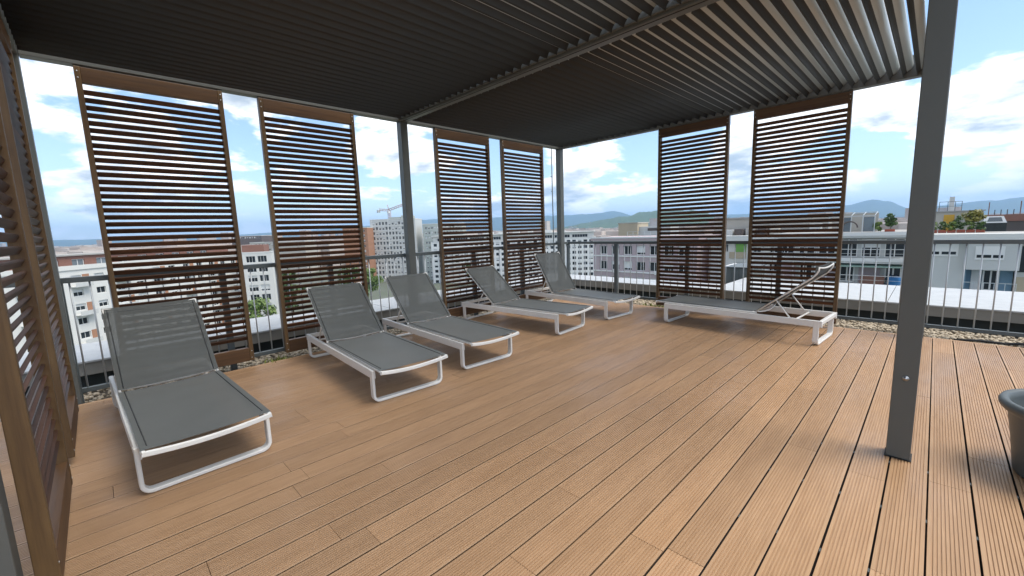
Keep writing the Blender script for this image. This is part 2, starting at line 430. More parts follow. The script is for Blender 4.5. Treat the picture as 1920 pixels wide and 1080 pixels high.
# louvres: left edge low, right edge high, slightly S shaped
def louvre_mesh(L):
    mb = MB(); up = []; lo = []
    n = 11; ch = 0.138; tilt = R(59)
    for i in range(n):
        t = i / (n - 1)
        c = (t - 0.5) * ch
        h = 0.010 * math.sin(t * math.pi * 2.0) + 0.004 * math.sin(t * math.pi)
        th = 0.006 + 0.010 * math.sin(t * math.pi)
        x, zl, zu = c, h - th / 2, h + th / 2
        up.append((x * math.cos(tilt) - zu * math.sin(tilt), x * math.sin(tilt) + zu * math.cos(tilt)))
        lo.append((x * math.cos(tilt) - zl * math.sin(tilt), x * math.sin(tilt) + zl * math.cos(tilt)))
    prof = lo + up[::-1]; k = len(prof)
    vs = [(x, 0, z) for x, z in prof] + [(x, L, z) for x, z in prof]
    fs = [(j, (j + 1) % k, (j + 1) % k + k, j + k) for j in range(k)]
    mb.add(vs, fs, 0, True)
    # shade painted as near-black colour on the low part of each blade
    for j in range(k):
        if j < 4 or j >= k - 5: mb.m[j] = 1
    mb.f += [tuple(range(k - 1, -1, -1)), tuple(range(k, 2 * k))]; mb.m += [0, 0]; mb.smooth += [False, False]
    return fixn(mb.mesh('louvre', [M_LOUV, M_LOUV_SHADE]))
LP = 0.1053
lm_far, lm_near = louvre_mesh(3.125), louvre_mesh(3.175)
nl = 46
for i in range(nl):
    x = 4.745 - i * LP
    if x < 0.05: break
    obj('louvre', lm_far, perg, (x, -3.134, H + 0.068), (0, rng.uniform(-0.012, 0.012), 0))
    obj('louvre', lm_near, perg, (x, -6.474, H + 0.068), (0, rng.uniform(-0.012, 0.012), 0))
# small pivot brackets of the louvres along the middle beam
br_me = MB().bevbox(-0.012, 0.012, -0.004, 0.004, -0.02, 0.02, 0.002).mesh('louvre_bracket', M_BEAM)
for i in range(nl):
    x = 4.745 - i * LP
    if x < 0.05: break
    obj('louvre_bracket', br_me, perg, (x, -3.2715, H + 0.052))
    obj('louvre_bracket', br_me, perg, (x, -3.1585, H + 0.052))

# ================================================================== SLATTED SCREENS
# local: x along the panel (0..1), y = depth with the inner face at y=0 and the outside at y=-0.06, z up
PZ0, PZ1 = 0.05, 2.738
def slat_mesh(length):
    w, t, a = 0.0405, 0.016, R(30)
    pts = []
    for (du, dv) in ((-w / 2, -t / 2), (w / 2, -t / 2), (w / 2, t / 2), (-w / 2, t / 2)):
        # u along the board height (tilted, top towards the inside), v across its thickness
        y = du * math.sin(a) + dv * math.cos(a)
        z = du * math.cos(a) - dv * math.sin(a)
        pts.append((y, z))
    bm = bmesh.new()
    vs0 = [bm.verts.new((0, y, z)) for y, z in pts]; vs1 = [bm.verts.new((length, y, z)) for y, z in pts]
    for j in range(4): bm.faces.new((vs0[j], vs0[(j + 1) % 4], vs1[(j + 1) % 4], vs1[j]))
    bm.faces.new(vs0[::-1]); bm.faces.new(vs1)
    bmesh.ops.recalc_face_normals(bm, faces=bm.faces)
    long = [e for e in bm.edges if abs((e.verts[0].co - e.verts[1].co).x) > 0.5]
    bmesh.ops.bevel(bm, geom=long, offset=0.003, segments=2, affect='EDGES')
    me = bpy.data.meshes.new('slat'); bm.to_mesh(me); bm.free(); me.materials.append(M_WOOD); return me
S_ME = slat_mesh(0.926)
ST_ME = MB().bevbox(0, 0.038, -0.06, 0, PZ0, PZ1, 0.003).mesh('stile', M_STILE)
TR_ME = MB().bevbox(0.0385, 0.9615, -0.058, -0.002, 2.615, PZ1 - 0.002, 0.003).mesh('top_rail', M_RAILW)
BR_ME = MB().bevbox(0.0385, 0.9615, -0.058, -0.002, PZ0 + 0.001, 0.188, 0.003).mesh('bottom_rail', M_RAILW)
CR_ME = MB().bevbox(0.0, 1.0, -0.05, -0.01, PZ1 + 0.001, H - 0.001, 0.001).mesh('hanging_track', M_BEAM)
SCREW = MB().tube([(0, -0.001, 0), (0, 0.0016, 0)], 0.0055, 10).mesh('screw', M_STEEL)
screens = []
def screen(label, loc, rz):
    t = thing('slatted_screen', label, 'screen', loc, rz, 'slatted wooden screens around the pergola')
    obj('stile', ST_ME, t); obj('stile', ST_ME, t, (0.962, 0, 0))
    obj('top_rail', TR_ME, t); obj('bottom_rail', BR_ME, t); obj('hanging_track', CR_ME, t)
    for sx in (0.019, 0.981):
        for z in (2.70, 2.65, 0.155, 0.085): obj('screw', SCREW, t, (sx + rng.uniform(-0.003, 0.003), 0.0008, z))
    for i in range(39):
        obj('slat', S_ME, t, (0.037, -0.030 + rng.uniform(-0.0015, 0.0015), 2.545 - 0.0593 * i + rng.uniform(-0.0012, 0.0012)), (R(rng.uniform(-2.0, 2.0)), rng.uniform(-0.0012, 0.0012), 0))
    screens.append(t); return t
# left wall (inner face looks towards +X): local +y -> +X, local +x -> -Y
for y1, lab in ((-5.195, 'slatted wooden screen behind the lounger nearest the camera'),
                (-3.885, 'slatted wooden screen behind the second lounger, left of the middle post'),
                (-1.735, 'slatted wooden screen just right of the middle post on the left side'),
                (-0.462, 'slatted wooden screen next to the corner post, behind the steepest backrest')):
    screen(lab, (0.0, y1, 0), R(-90))
# right wall (inner face looks towards -Y): local +y -> -Y, local +x -> -X
screen('narrow looking slatted screen left of the pair behind the flat lounger', (2.895, 0.0, 0), R(180))
screen('slatted screen right of the pair, behind the raised backrest of the flat lounger', (4.192, 0.0, 0), R(180))
# near wall (inner face looks towards +Y)
screen('slatted screen seen edge on at far left, next to the grey corner post', (0.40, -6.485, 0), 0.0)
screen('slatted screen seen edge on at the left picture edge, nearest of all', (1.78, -6.485, 0), 0.0)

# ================================================================== RAILINGS
def railing(label, loc, rz, length, posts, skip_first=0.06):
    t = thing('railing', label, 'railing', loc, rz)
    mk('top_rail', MB().bevbox(-0.03, length, -0.032, 0.032, 1.0, 1.045, 0.004), M_RAIL, t)
    mk('bottom_rail', MB().bevbox(-0.03, length, -0.022, 0.022, 0.045, 0.085, 0.004), M_RAIL, t)
    bar = MB().tube([(0, 0, 0.086), (0, 0, 0.999)], 0.0065, 8).mesh('bar', M_BAR)
    pm = MB().bevbox(-0.028, 0.028, -0.0255, 0.0255, -0.085, 0.999, 0.003).mesh('post', M_RAIL)
    for p in posts: obj('post', pm, t, (p, 0, 0))
    x = skip_first
    while x < length - 0.02:
        if all(abs(x - p) > 0.045 for p in posts): obj('bar', bar, t, (x, 0, 0))
        x += 0.121
    return t
railing('grey balustrade with thin upright bars along the left side of the terrace', (-0.15, 0.40, 0), R(-90), 8.6, [0.0, 1.33, 2.43, 3.55, 4.67, 5.76, 6.9, 8.0])
railing('grey balustrade with thin upright bars along the back of the terrace', (-0.11, 0.40, 0), 0.0, 8.4, [1.04, 2.33, 3.59, 4.93, 6.2, 7.5], 0.12)

# ================================================================== PARAPETS
def parapet(label, segs):
    t = thing('parapet', label, 'parapet')
    for (c, fz, ups) in segs:
        (x0, x1, y0, y1) = c
        n_ = max(1, round(max(x1 - x0, y1 - y0) / 2.05))
        for i in range(n_):
            if x1 - x0 > y1 - y0: q = (x0 + (x1 - x0) * i / n_ + 0.003, x0 + (x1 - x0) * (i + 1) / n_ - 0.003, y0, y1)
            else: q = (x0, x1, y0 + (y1 - y0) * i / n_ + 0.003, y0 + (y1 - y0) * (i + 1) / n_ - 0.003)
            dz = rng.uniform(-0.0015, 0.0015)
            mk('coping', MB().bevbox(q[0], q[1], q[2], q[3], 0.2055 + dz, 0.225 + dz, 0.004), M_COPING, t)
        (a0, a1, b0, b1) = fz
        mk('fascia', MB().box(a0, a1, b0, b1, 0.085, 0.204), M_FASCIA, t)
        (a0, a1, b0, b1) = ups
        mk('upstand', MB().box(a0, a1, b0, b1, -0.6, 0.084), M_MEMBRANE, t)
    return t
parapet('low parapet with wide white coping beyond the left balustrade', [((-1.62, -0.60, -9.5, 0.94), (-1.60, -0.62, -9.5, 0.95), (-1.50, -0.70, -9.5, 0.96))])
parapet('low parapet with wide white coping beyond the back balustrade', [
    ((-1.62, 2.38, 0.945, 1.62), (-1.60, 2.40, 0.965, 1.60), (-1.50, 2.45, 1.05, 1.55)),
    ((2.385, 9.0, 0.945, 2.75), (2.402, 9.0, 0.965, 2.70), (2.455, 9.0, 1.05, 2.65))])
t = thing('rooftop_vent_box', 'grey metal box with pale trim standing on the coping between the two back screens', 'vent box', (1.78, 3.0, 0))
mk('body', MB().bevbox(0.16, 0.66, 0.0, 0.9, -0.6, 0.385, 0.008), M_GREYMET, t)
mk('cover', MB().bevbox(0.13, 0.69, -0.03, 0.93, 0.386, 0.405, 0.004), M_RAIL, t)
for sx in (0.27, 0.40, 0.53): mk('rib', MB().bevbox(sx - 0.008, sx + 0.008, -0.014, -0.001, -0.3, 0.37, 0.003), M_GREYMET, t)
mk('side_trim', MB().bevbox(0.06, 0.128, -0.02, 0.9, -0.6, 0.40, 0.004), M_FRAME, t)

# ================================================================== SUN LOUNGERS
def rounded_u(w, z_top, rad, n=6):
    """U path in the y-z plane, from the left top down, across and up."""
    z0 = 0.0112
    pts = [(-w, z_top), (-w, z0 + rad)]
    for i in range(1, n): a = i / n * math.pi / 2; pts.append((-w + rad - rad * math.cos(a), z0 + rad - rad * math.sin(a)))
    pts += [(-w + rad, z0), (w - rad, z0)]
    for i in range(1, n): a = i / n * math.pi / 2; pts.append((w - rad + rad * math.sin(a), z0 + rad - rad * math.cos(a)))
    pts += [(w, z0 + rad), (w, z_top)]
    return pts
WID = 0.315
def leg_mesh():
    mb = MB(); pts = rounded_u(WID - 0.011, 0.262, 0.045)
    path = [(0, y, z) for y, z in pts]; n = len(path); fr = []
    for i in range(n):
        a = Vector(path[max(i - 1, 0)]); b = Vector(path[min(i + 1, n - 1)]); t = (b - a).normalized()
        fr.append((Vector((1, 0, 0)), Vector((1, 0, 0)).cross(t).normalized()))
    hx, hy, c = 0.026, 0.0105, 0.004
    prof = [(-hx + c, -hy), (hx - c, -hy), (hx, -hy + c), (hx, hy - c), (hx - c, hy), (-hx + c, hy), (-hx, hy - c), (-hx, -hy + c)]
    mb.sweep(path, prof, frames=fr, smooth=False)
    return fixn(mb.mesh('leg_frame', M_WHITE))
LEG_ME = leg_mesh()
SIDE_ME = MB().bevbox(-0.024, 1.735, -0.014, 0.014, 0.196, 0.266, 0.006).mesh('side_rail', M_WHITE)
END_ME = MB().bevbox(1.700, 1.733, -WID + 0.030, WID - 0.030, 0.222, 0.264, 0.005).mesh('end_rail', M_WHITE)
CROSS_ME = MB().tube([(1.47, -WID + 0.022, 0.235), (1.47, WID - 0.022, 0.235)], 0.010, 8).mesh('cross_bar', M_WHITE)
PAD_ME = MB().bevbox(-0.020, 0.020, -0.03, 0.03, -0.0008, 0.0006, 0.0003).mesh('foot_pad', M_RUBBER)
HX, HZ, TY = 1.085, 0.278, 0.287
def frame_tubes():
    mb = MB()
    for s in (-1, 1): mb.tube([(HX + 0.02, s * TY, HZ), (-0.10, s * TY, HZ), (-0.145, s * TY, HZ - 0.001)], 0.0105, 10)
    bow = []
    for i in range(15):
        u = -1 + 2 * i / 14
        bow.append((-0.153 + 0.026 * (1 - u * u), u * (TY + 0.008), HZ - 0.004 - 0.030 * (1 - u * u)))
    mb.sweep(bow, [(0.0, -0.016), (0.012, -0.010), (0.012, 0.010), (0.0, 0.016), (-0.010, 0.010), (-0.010, -0.010)], smooth=False)
    for s in (-1, 1): mb.bevbox(0.2, 0.23, s * TY - 0.008, s * TY + 0.008, 0.258, 0.272, 0.002)
    return fixn(mb.mesh('seat_frame', M_WHITE))
FR_ME = frame_tubes()
def sling(x0, x1, w, sag, lift, nx=14, ny=10, notch=0.0, thick=0.004):
    """a hung cloth between two tubes: x0..x1 along, sagging in the middle"""
    vs = []; fs = []
    for i in range(nx + 1):
        u = i / nx
        for j in range(ny + 1):
            v = -1 + 2 * j / ny
            x = x0 + (x1 - x0) * u
            if notch: x += notch * (1 - v * v) * (1 - u) ** 6
            z = lift - sag * (1 - v * v) * (0.55 + 0.45 * math.sin(math.pi * u))
            vs.append((x, v * w, z))
    for i in range(nx):
        for j in range(ny):
            a = i * (ny + 1) + j; fs.append((a, a + 1, a + ny + 2, a + ny + 1))
    return vs, fs
def seat_mesh():
    vs, fs = sling(-0.140, HX - 0.02, TY + 0.009, 0.020, HZ + 0.0125, notch=0.010)
    mb = MB().add(vs, fs, 0, True)
    return mb.mesh('seat_fabric', M_SEAT)
SEAT_ME = seat_mesh()
def hem_mesh():
    mb = MB()
    for s in (-1, 1): mb.tube([(-0.09, s * (TY - 0.022), HZ + 0.0105), (HX - 0.03, s * (TY - 0.022), HZ + 0.0105)], 0.003, 6)
    return mb.mesh('hem', M_HEM)
HEM_ME = hem_mesh()
BL = 0.735
def back_meshes(head):
    mb = MB()
    for s in (-1, 1):
        path = [(0, s * TY, 0), (BL * 0.5, s * TY, 0), (BL - 0.06, s * TY, 0), (BL, s * TY, 0.004 if not head else 0.010)]
        if head: path += [(BL + 0.04, s * TY, 0.028), (BL + 0.062, s * TY, 0.052)]
        mb.tube(path, 0.0085, 8)
    bow = []
    xe, ze = path[-1][0], path[-1][2]
    for i in range(11):
        u = -1 + 2 * i / 10
        bow.append((xe - 0.010 * (1 - u * u), u * TY, ze - 0.018 * (1 - u * u)))
    mb.tube(bow, 0.0085, 8)
    low = [(0.035, u / 5 * (TY - 0.004), -0.010 - 0.030 * (1 - (u / 5) ** 2)) for u in range(-5, 6)]
    mb.tube(low, 0.008, 8)
    fr = fixn(mb.mesh('back_frame', M_WHITE))
    vs, fs = sling(0.02, BL + 0.006 + (0.05 if head else 0), TY + 0.0075, 0.016, 0.0098)
    if head:
        vs = [(x, y, z + max(0.0, x - BL + 0.03) ** 1.4 * 2.2) for x, y, z in vs]
    fb = MB().add(vs, fs, 0, True).mesh('back_fabric', M_SLING)
    hm = MB()
    for s in (-1, 1): hm.tube([(0.03, s * (TY - 0.022), 0.0105), (BL - 0.02, s * (TY - 0.022), 0.0105)], 0.003, 6)
    hm.tube([(BL - 0.035, -TY + 0.02, 0.004), (BL - 0.035, 0, -0.004), (BL - 0.035, TY - 0.02, 0.004)], 0.003, 6)
    return fr, fb, hm.mesh('hem', M_HEM)
BACK = {False: back_meshes(False), True: back_meshes(True)}
def lounger(label, front_a, front_b, ang, head=False):
    """front_a / front_b: ground points of the two front leg corners (local -y side first)."""
    a = Vector((*front_a, 0)); b = Vector((*front_b, 0))
    yv = (b - a).normalized(); rz = math.atan2(-yv.x, yv.y)
    xv = Vector((math.cos(rz), math.sin(rz), 0))
    o = (a + b) / 2 + xv * 0.026
    t = thing('sun_lounger', label, 'sun lounger', (o.x, o.y, 0.0012), rz, 'white framed sun loungers on the deck')
    for x in (0.0, 1.682): obj('leg_frame', LEG_ME, t, (x, 0, 0))
    for s in (-1, 1): obj('side_rail', SIDE_ME, t, (0, s * (WID - 0.0165), 0))
    obj('end_rail', END_ME, t); obj('cross_bar', CROSS_ME, t)
    for x in (0.0, 1.682):
        for s in (-1, 1): obj('foot_pad', PAD_ME, t, (x, s * 0.215, 0))
    sf = obj('seat_frame', FR_ME, t)
    se = obj('seat_fabric', SEAT_ME, t); obj('hem', HEM_ME, se)
    fr, fb, hm = BACK[head]
    fo = obj('back_frame', fr, t, (HX, 0, HZ), (0, -ang, 0))
    bo = obj('back_fabric', fb, t, (HX, 0, HZ), (0, -ang, 0)); obj('hem', hm, bo)
    # struts
    d = 0.26
    for s in (-1, 1):
        p0 = Vector((HX + d * math.cos(ang), s * (TY - 0.018), HZ + d * math.sin(ang)))
        p1 = Vector((p0.x + 0.145, s * (TY - 0.018), 0.255))
        mk('strut', MB().tube([p0, p1], 0.008, 8), M_WHITE, t)
    return t
lounger('sun lounger nearest the camera, at far left in front of the first screen', (2.120, -5.604), (2.142, -6.238), R(47))
lounger('second sun lounger from the left, with its backrest half up', (1.995, -4.22), (1.955, -4.838), R(42))
lounger('third sun lounger from the left, in front of the middle post', (1.920, -3.281), (1.885, -3.887), R(44))
lounger('fourth sun lounger from the left, in front of the screen right of the middle post', (1.732, -1.70), (1.775, -2.332), R(41))
lounger('farthest sun lounger, beside the corner post, with the steepest backrest', (1.832, -0.62), (1.775, -1.225), R(57))
lounger('sun lounger set sideways along the back balustrade, seen from its side', (2.452, -0.885), (2.492, -0.285), R(39), head=True)

# ================================================================== SMALL THINGS ON THE TERRACE
def lathe(prof, n=40):
    mb = MB(); k = len(prof); vs = []
    for i in range(n):
        a = 2 * math.pi * i / n
        for r, z in prof: vs.append((r * math.cos(a), r * math.sin(a), z))
    fs = []
    for i in range(n):
        for j in range(k - 1):
            i2 = (i + 1) % n
            fs.append((i * k + j, i2 * k + j, i2 * k + j + 1, i * k + j + 1))
    return mb.add(vs, fs, 0, True)
pot = thing('flower_pot', 'round grey plastic flower pot at the right picture edge', 'flower pot', (5.545, -3.01, 0.0012))
mk('pot_body', lathe([(0.001, 0.0), (0.205, 0.0), (0.212, 0.012), (0.232, 0.18), (0.252, 0.31), (0.272, 0.328), (0.285, 0.345), (0.288, 0.362), (0.280, 0.376), (0.262, 0.380), (0.250, 0.370), (0.243, 0.345), (0.222, 0.16), (0.001, 0.155)]), M_POT, pot)
mk('soil', lathe([(0.001, 0.225), (0.12, 0.228), (0.231, 0.222)]), M_SOIL, pot, fix=False)
mk('saucer', lathe([(0.001, 0.232), (0.10, 0.232), (0.125, 0.262), (0.131, 0.262), (0.105, 0.226), (0.001, 0.226)], 24), M_POT, pot, loc=(-0.085, 0.02, 0.012), rot=(0.12, -0.1, 0))
hp = [(5.20 + 0.18 * i, 0.235 + 0.065 * i + 0.02 * math.sin(i * 1.7), -0.030 + 0.008 * math.sin(i * 2.3)) for i in range(12)]
tag(mk('garden_hose', MB().tube(hp, 0.014, 8), M_RUBBER), 'black hose lying on the pebbles at the right', 'hose')
cb = [(0.33 + 0.42 * math.sin(a) , -6.02 - 0.16 * math.cos(a) - 0.05 * math.sin(2.1 * a), 0.006) for a in [i * 0.28 for i in range(16)]]
tag(mk('loose_cable', MB().tube(cb, 0.0035, 6), M_TRIM), 'thin loose cable coiled on the deck behind the nearest lounger', 'cable')
def tuft(label, loc, n, h, spread, m, seed):
    rr = random.Random(seed); mb = MB()
    for _ in range(n):
        a = rr.uniform(0, 6.28); r0 = rr.uniform(0, spread); bx, by = r0 * math.cos(a), r0 * math.sin(a)
        a2 = rr.uniform(0, 6.28); hh = h * rr.uniform(0.4, 1.0); l = hh * rr.uniform(0.2, 0.7); w = rr.uniform(0.004, 0.009)
        tip = (bx + l * math.cos(a2), by + l * math.sin(a2), hh)
        mid_ = (bx + 0.35 * l * math.cos(a2), by + 0.35 * l * math.sin(a2), hh * 0.62)
        nx, ny = -math.sin(a2) * w, math.cos(a2) * w
        mb.add([(bx - nx, by - ny, 0), (bx + nx, by + ny, 0), (mid_[0] + nx, mid_[1] + ny, mid_[2]), (mid_[0] - nx, mid_[1] - ny, mid_[2]), tip], [(0, 1, 2, 3), (3, 2, 4)])
    return tag(mk('weed', mb, m, loc=loc, fix=False), label, 'weed', 'weeds growing in the pebbles')
tuft('green weeds growing in the pebbles between the first two screens', (-0.02, -4.95, -0.06), 90, 0.09, 0.16, M_WEED, 3)
tuft('yellowish weeds at the foot of the back balustrade, left of the flat lounger', (1.75, 0.22, -0.06), 160, 0.07, 0.28, M_WEED, 5)
lf = MB().add([(-0.03, 0, 0.002), (0, -0.018, 0.012), (0.034, 0.004, 0.003), (0.002, 0.02, 0.014)], [(0, 1, 2, 3)])
tag(mk('dry_leaf', lf, M_DRYLEAF, loc=(3.54, -0.06, 0.003), fix=False), 'curled dark dry leaf on the boards behind the flat lounger', 'leaf')

# ================================================================== TOWN
def window_mesh(w, h, frame=0.07, mullions=1, glass=M_GLASS, fmat=M_FRAME, blind=0.0):
    mb = MB(); d = 0.05
    mb.box(0, w, 0.03, 0.05, 0, h, 1)
    mb.box(0, w, -d, 0.028, 0, frame, 0); mb.box(0, w, -d, 0.028, h - frame, h, 0)
    mb.box(0, frame, -d + 0.003, 0.027, frame, h - frame, 0); mb.box(w - frame, w, -d + 0.003, 0.027, frame, h - frame, 0)
    for i in range(mullions):
        x = w * (i + 1) / (mullions + 1); mb.box(x - frame / 2, x + frame / 2, -d + 0.006, 0.026, frame, h - frame, 0)
    if blind > 0: mb.box(frame, w - frame, 0.0, 0.02, h - frame - blind * h, h - frame, 2)
    return mb.mesh('window', [fmat, glass, M_BLIND])
def facade(mb, W, z_top, depth, rows, cols, set_=0.3):
    """core box plus bands and piers in front of it; rows: list of (z0,z1); cols: list of (x0,x1) of the openings"""
    mb.box(0, W, set_, depth, GZ, z_top)
    zz = GZ
    for (a, b) in sorted(rows):
        mb.box(0, W, 0, set_ - 0.001, zz, a); zz = b
    mb.box(0, W, 0, set_ - 0.001, zz, z_top)
    for (a, b) in rows:
        xx = 0.0
        for (c, d) in sorted(cols):
            if c - xx > 0.01: mb.box(xx + 0.002, c, 0.004, set_ - 0.001, a + 0.001, b - 0.001)
            xx = d
        if W - xx > 0.01: mb.box(xx, W - 0.002, 0.004, set_ - 0.001, a + 0.001, b - 0.001)
def block(label, A, B, depth, z_top, storey, n_rows, ncol, fw, fh, wall, glass=M_GLASS, name='apartment_building', first=0.9, mull=1, roofm=M_ROOF, frame=0.07, margin=1.0, blinds=True):
    """front facade from A to B (left to right as seen from the terrace)."""
    ax, ay = A; bx, by = B
    W = math.hypot(bx - ax, by - ay); rz = math.atan2(by - ay, bx - ax)
    t = thing(name, label, 'building', (ax, ay, 0), rz)
    cw = (W - 2 * margin) / ncol; ww = cw * fw; wh = storey * fh
    cols = [(margin + cw * (i + 0.5) - ww / 2, margin + cw * (i + 0.5) + ww / 2) for i in range(ncol)]
    rows = []
    for r_ in range(n_rows):
        zt = z_top - first - r_ * storey
        rows.append((zt - wh, zt))
    mb = MB(); facade(mb, W, z_top, depth, rows, cols)
    mk('wall', mb, wall, t)
    mk('roof', MB().box(0.25, W - 0.25, 0.25, depth - 0.25, z_top + 0.001, z_top + 0.08), roofm, t)
    mb = MB()
    mb.box(-0.08, W + 0.08, -0.08, 0.22, z_top + 0.002, z_top + 0.35); mb.box(-0.08, 0.22, 0.222, depth, z_top + 0.002, z_top + 0.35)
    mb.box(W - 0.22, W + 0.08, 0.222, depth, z_top + 0.002, z_top + 0.35)
    mk('roof_edge', mb, M_WALLW if wall is not M_PINK else M_WALLW, t)
    variants = [fixn(window_mesh(ww - 0.004, wh - 0.004, frame, mull, glass, blind=b)) for b in ((0, 0.35, 0.7, 0) if blinds else (0, 0))]
    for (a, b) in rows:
        for (c, d) in cols:
            obj('window', rng.choice(variants), t, (c + 0.002, 0.24, a + 0.002))
    return t, W, rows, cols
def along(A, B, s):
    return (A[0] + (B[0] - A[0]) * s, A[1] + (B[1] - A[1]) * s)

# --- long white block with brown brick top floor, left
A, B = (-104.0, -26.0), (-157.0, 27.5)
t, W, rows, cols = block('long white apartment block with brown brick top storey at far left', A, B, 14.0, -3.9, 3.0, 8, 15, 0.42, 0.46, M_WALLW, mull=1, first=1.1)
mb = MB(); facade(mb, W - 4.0, -1.05, 9.0, [(-3.3, -1.75)], [(2 + 5.2 * i, 4.6 + 5.2 * i) for i in range(int((W - 8) / 5.2))], 0.3)
# the top storey is set back behind its terrace
for i in range(len(mb.v)):
    x, y, z = mb.v[i]; mb.v[i] = (x + 2.0, y + 2.2, max(z, -3.8))
top = mk('top_storey', mb, M_BRICK, t)
wm = fixn(window_mesh(2.596, 1.546, 0.12, 1, M_GLASS2))
for i in range(int((W - 8) / 5.2)): obj('window', wm, top, (4.002 + 5.2 * i, 2.2 + 0.24, -3.298))
mk('roof_slab', MB().box(1.6, W - 1.6, 1.8, 12.0, -1.04, -0.75), M_ROOF, t)
mk('terrace_parapet', MB().box(-0.1, W + 0.1, -0.2, 0.05, -3.88, -2.95), M_WALLW, t)
for i in range(0, 15, 2):
    x0 = cols[i][0] - 0.3
    for (a, b) in rows[::2]:
        mk('orange_panel', MB().box(x0 + 2.55, x0 + 4.0, -0.05, -0.003, a - 0.3, b + 0.1), M_ORANGE, t)
        bl = MB(); bl.box(x0, x0 + 3.6, -1.2, -0.004, a - 1.05, a - 0.9); bl.box(x0, x0 + 3.6, -1.2, -1.15, a - 0.89, a - 0.1)
        mk('balcony', bl, M_WALLG, t)
# end wing with balconies in deep brown
A2, B2 = (-151.0, 33.0), (-164.0, 43.0)
t, W, rows, cols = block('white framed wing with dark stacked balconies between the first two screens', (-142.0, 24.6), (-138.6, 32.0), 10.0, -3.1, 2.95, 8, 2, 0.80, 0.66, M_WALLW, glass=M_GLASS, first=0.9, mull=2)
mk('brick_penthouse', MB().box(0.4, W - 1.9, 0.8, 9.0, -3.0, -0.7), M_BRICK, t)

# --- low wide building and dark slab far behind, left
block('low beige hall with a row of small windows far off at left', (-376.0, 81.0), (-346.0, 112.0), 20.0, -2.2, 4.0, 2, 16, 0.5, 0.35, M_STONE, name='hall')
block('dark flat roofed slab far off above the left balustrade', (-506.0, 95.0), (-484.0, 117.0), 20.0, 3.8, 3.4, 1, 12, 0.6, 0.5, M_DARKROOF, name='office_slab', roofm=M_DARKROOF)

# --- grey white tower with the crane behind it
t, W, rows, cols = block('tall pale tower block with many windows left of the middle post', (-239.1, 114.8), (-219.6, 134.4), 20.0, 9.9, 3.0, 12, 13, 0.58, 0.62, M_WALLG, glass=M_GLASS, mull=1, first=1.3, frame=0.06)
for i in (0, 1): mk('roof_house', MB().box(11 + 7.5 * i, 18 + 7.0 * i, 3, 12, 9.99, 11.4 + 0.8 * i), M_WALLGG, t)
for i in range(13):
    mk('pilaster', MB().box(cols[i][0] - 0.42, cols[i][0] - 0.12, -0.12, -0.003, GZ, 9.85), M_FRAME, t) if i in (0, 5, 10) else None
block('greenish grey tower block just right of the middle post', (-216.5, 137.5), (-199.0, 154.5), 18.0, 6.2, 3.0, 11, 12, 0.55, 0.55, M_WALLGG, mull=1, first=1.4, frame=0.1)
block('orange brown brick block at the left edge of the tall tower', (-240.5, 98.2), (-230.3, 108.4), 16.0, 5.3, 3.0, 10, 6, 0.45, 0.5, M_ORANGE, frame=0.07)
# --- long white modern block in the middle
t, W, rows, cols = block('long white modern block with dark square windows behind the middle screens', (-199.0, 131.0), (-124.0, 186.0), 16.0, -4.5, 3.0, 8, 30, 0.66, 0.56, M_WALLB, mull=0, first=0.8, frame=0.05)
mb = MB(); xs = [(2.5 + 9.6 * i, 10.9 + 9.6 * i) for i in range(9)]
facade(mb, W - 2.0, -1.3, 13.0, [(-4.05, -2.35)], xs, 0.6)
for i in range(len(mb.v)):
    x, y, z = mb.v[i]; mb.v[i] = (x + 1.0, y + 1.0, max(z, -4.4))
up = mk('upper_storey', mb, M_WALLW, t)
wm = fixn(window_mesh(8.39, 1.69, 0.12, 5, M_GLASS))
for (a, b) in xs: obj('window', wm, up, (1.0 + a + 0.005, 1.5, -4.045))
mk('roof_slab', MB().box(0.2, W - 0.2, 0.2, 14.0, -1.29, -0.85), M_WALLW, t)
for i in range(6): mk('roof_unit', MB().box(30 + 8.5 * i, 33.5 + 8.5 * i + rng.uniform(-1, 2), 5, 9, -0.84, -0.1 + rng.uniform(0, 0.9)), M_WALLG, t)
t, W, rows, cols = block('small white terraced block with sloping flat tops below the tower', (-193.0, 133.0), (-182.0, 144.0), 14.0, -8.0, 3.0, 6, 4, 0.7, 0.5, M_WALLW, mull=1, first=0.9)
mk('roof_terrace', MB().box(3, W - 1, 3, 11, -7.9, -5.8), M_WALLW, t)
# --- pink building
t, W, rows, cols = block('pink rendered building with white bands behind the corner post', (-45.4, 68.0), (-24.0, 68.0), 14.0, -1.95, 3.1, 4, 7, 0.68, 0.58, M_PINK, mull=1, first=0.62, frame=0.1)
mk('pink_roof', MB().box(-0.4, W + 0.4, -0.5, 10.0, -1.59, -0.95), M_PINK, t)
mk('roof_gutter', MB().box(-0.5, W + 0.5, -0.62, -0.502, -1.12, -0.86), M_FRAME, t)
for (a, b) in rows: mk('band', MB().box(-0.06, W + 0.06, -0.18, -0.004, a - 0.40, a - 0.15), M_FRAME, t)
for i in (1, 4, 6): mk('air_conditioner', MB().bevbox(2.2 + 2.9 * i, 3.2 + 2.9 * i, -0.6, -0.19, -8.0, -7.3, 0.03), M_FRAME, t)
rl = MB()
for i in range(11): rl.box(8 + 1.2 * i, 8.06 + 1.2 * i, -0.3, -0.24, -0.949, 0.1)
rl.box(8, 20.1, -0.3, -0.24, 0.101, 0.15); rl.box(8, 20.1, -0.3, -0.24, -0.42, -0.37)
mk('roof_railing', rl, M_BAR, t)
tt = thing('stair_tower', 'plain beige stair tower above the pink building', 'building', (-55.7, 95.0, 0))
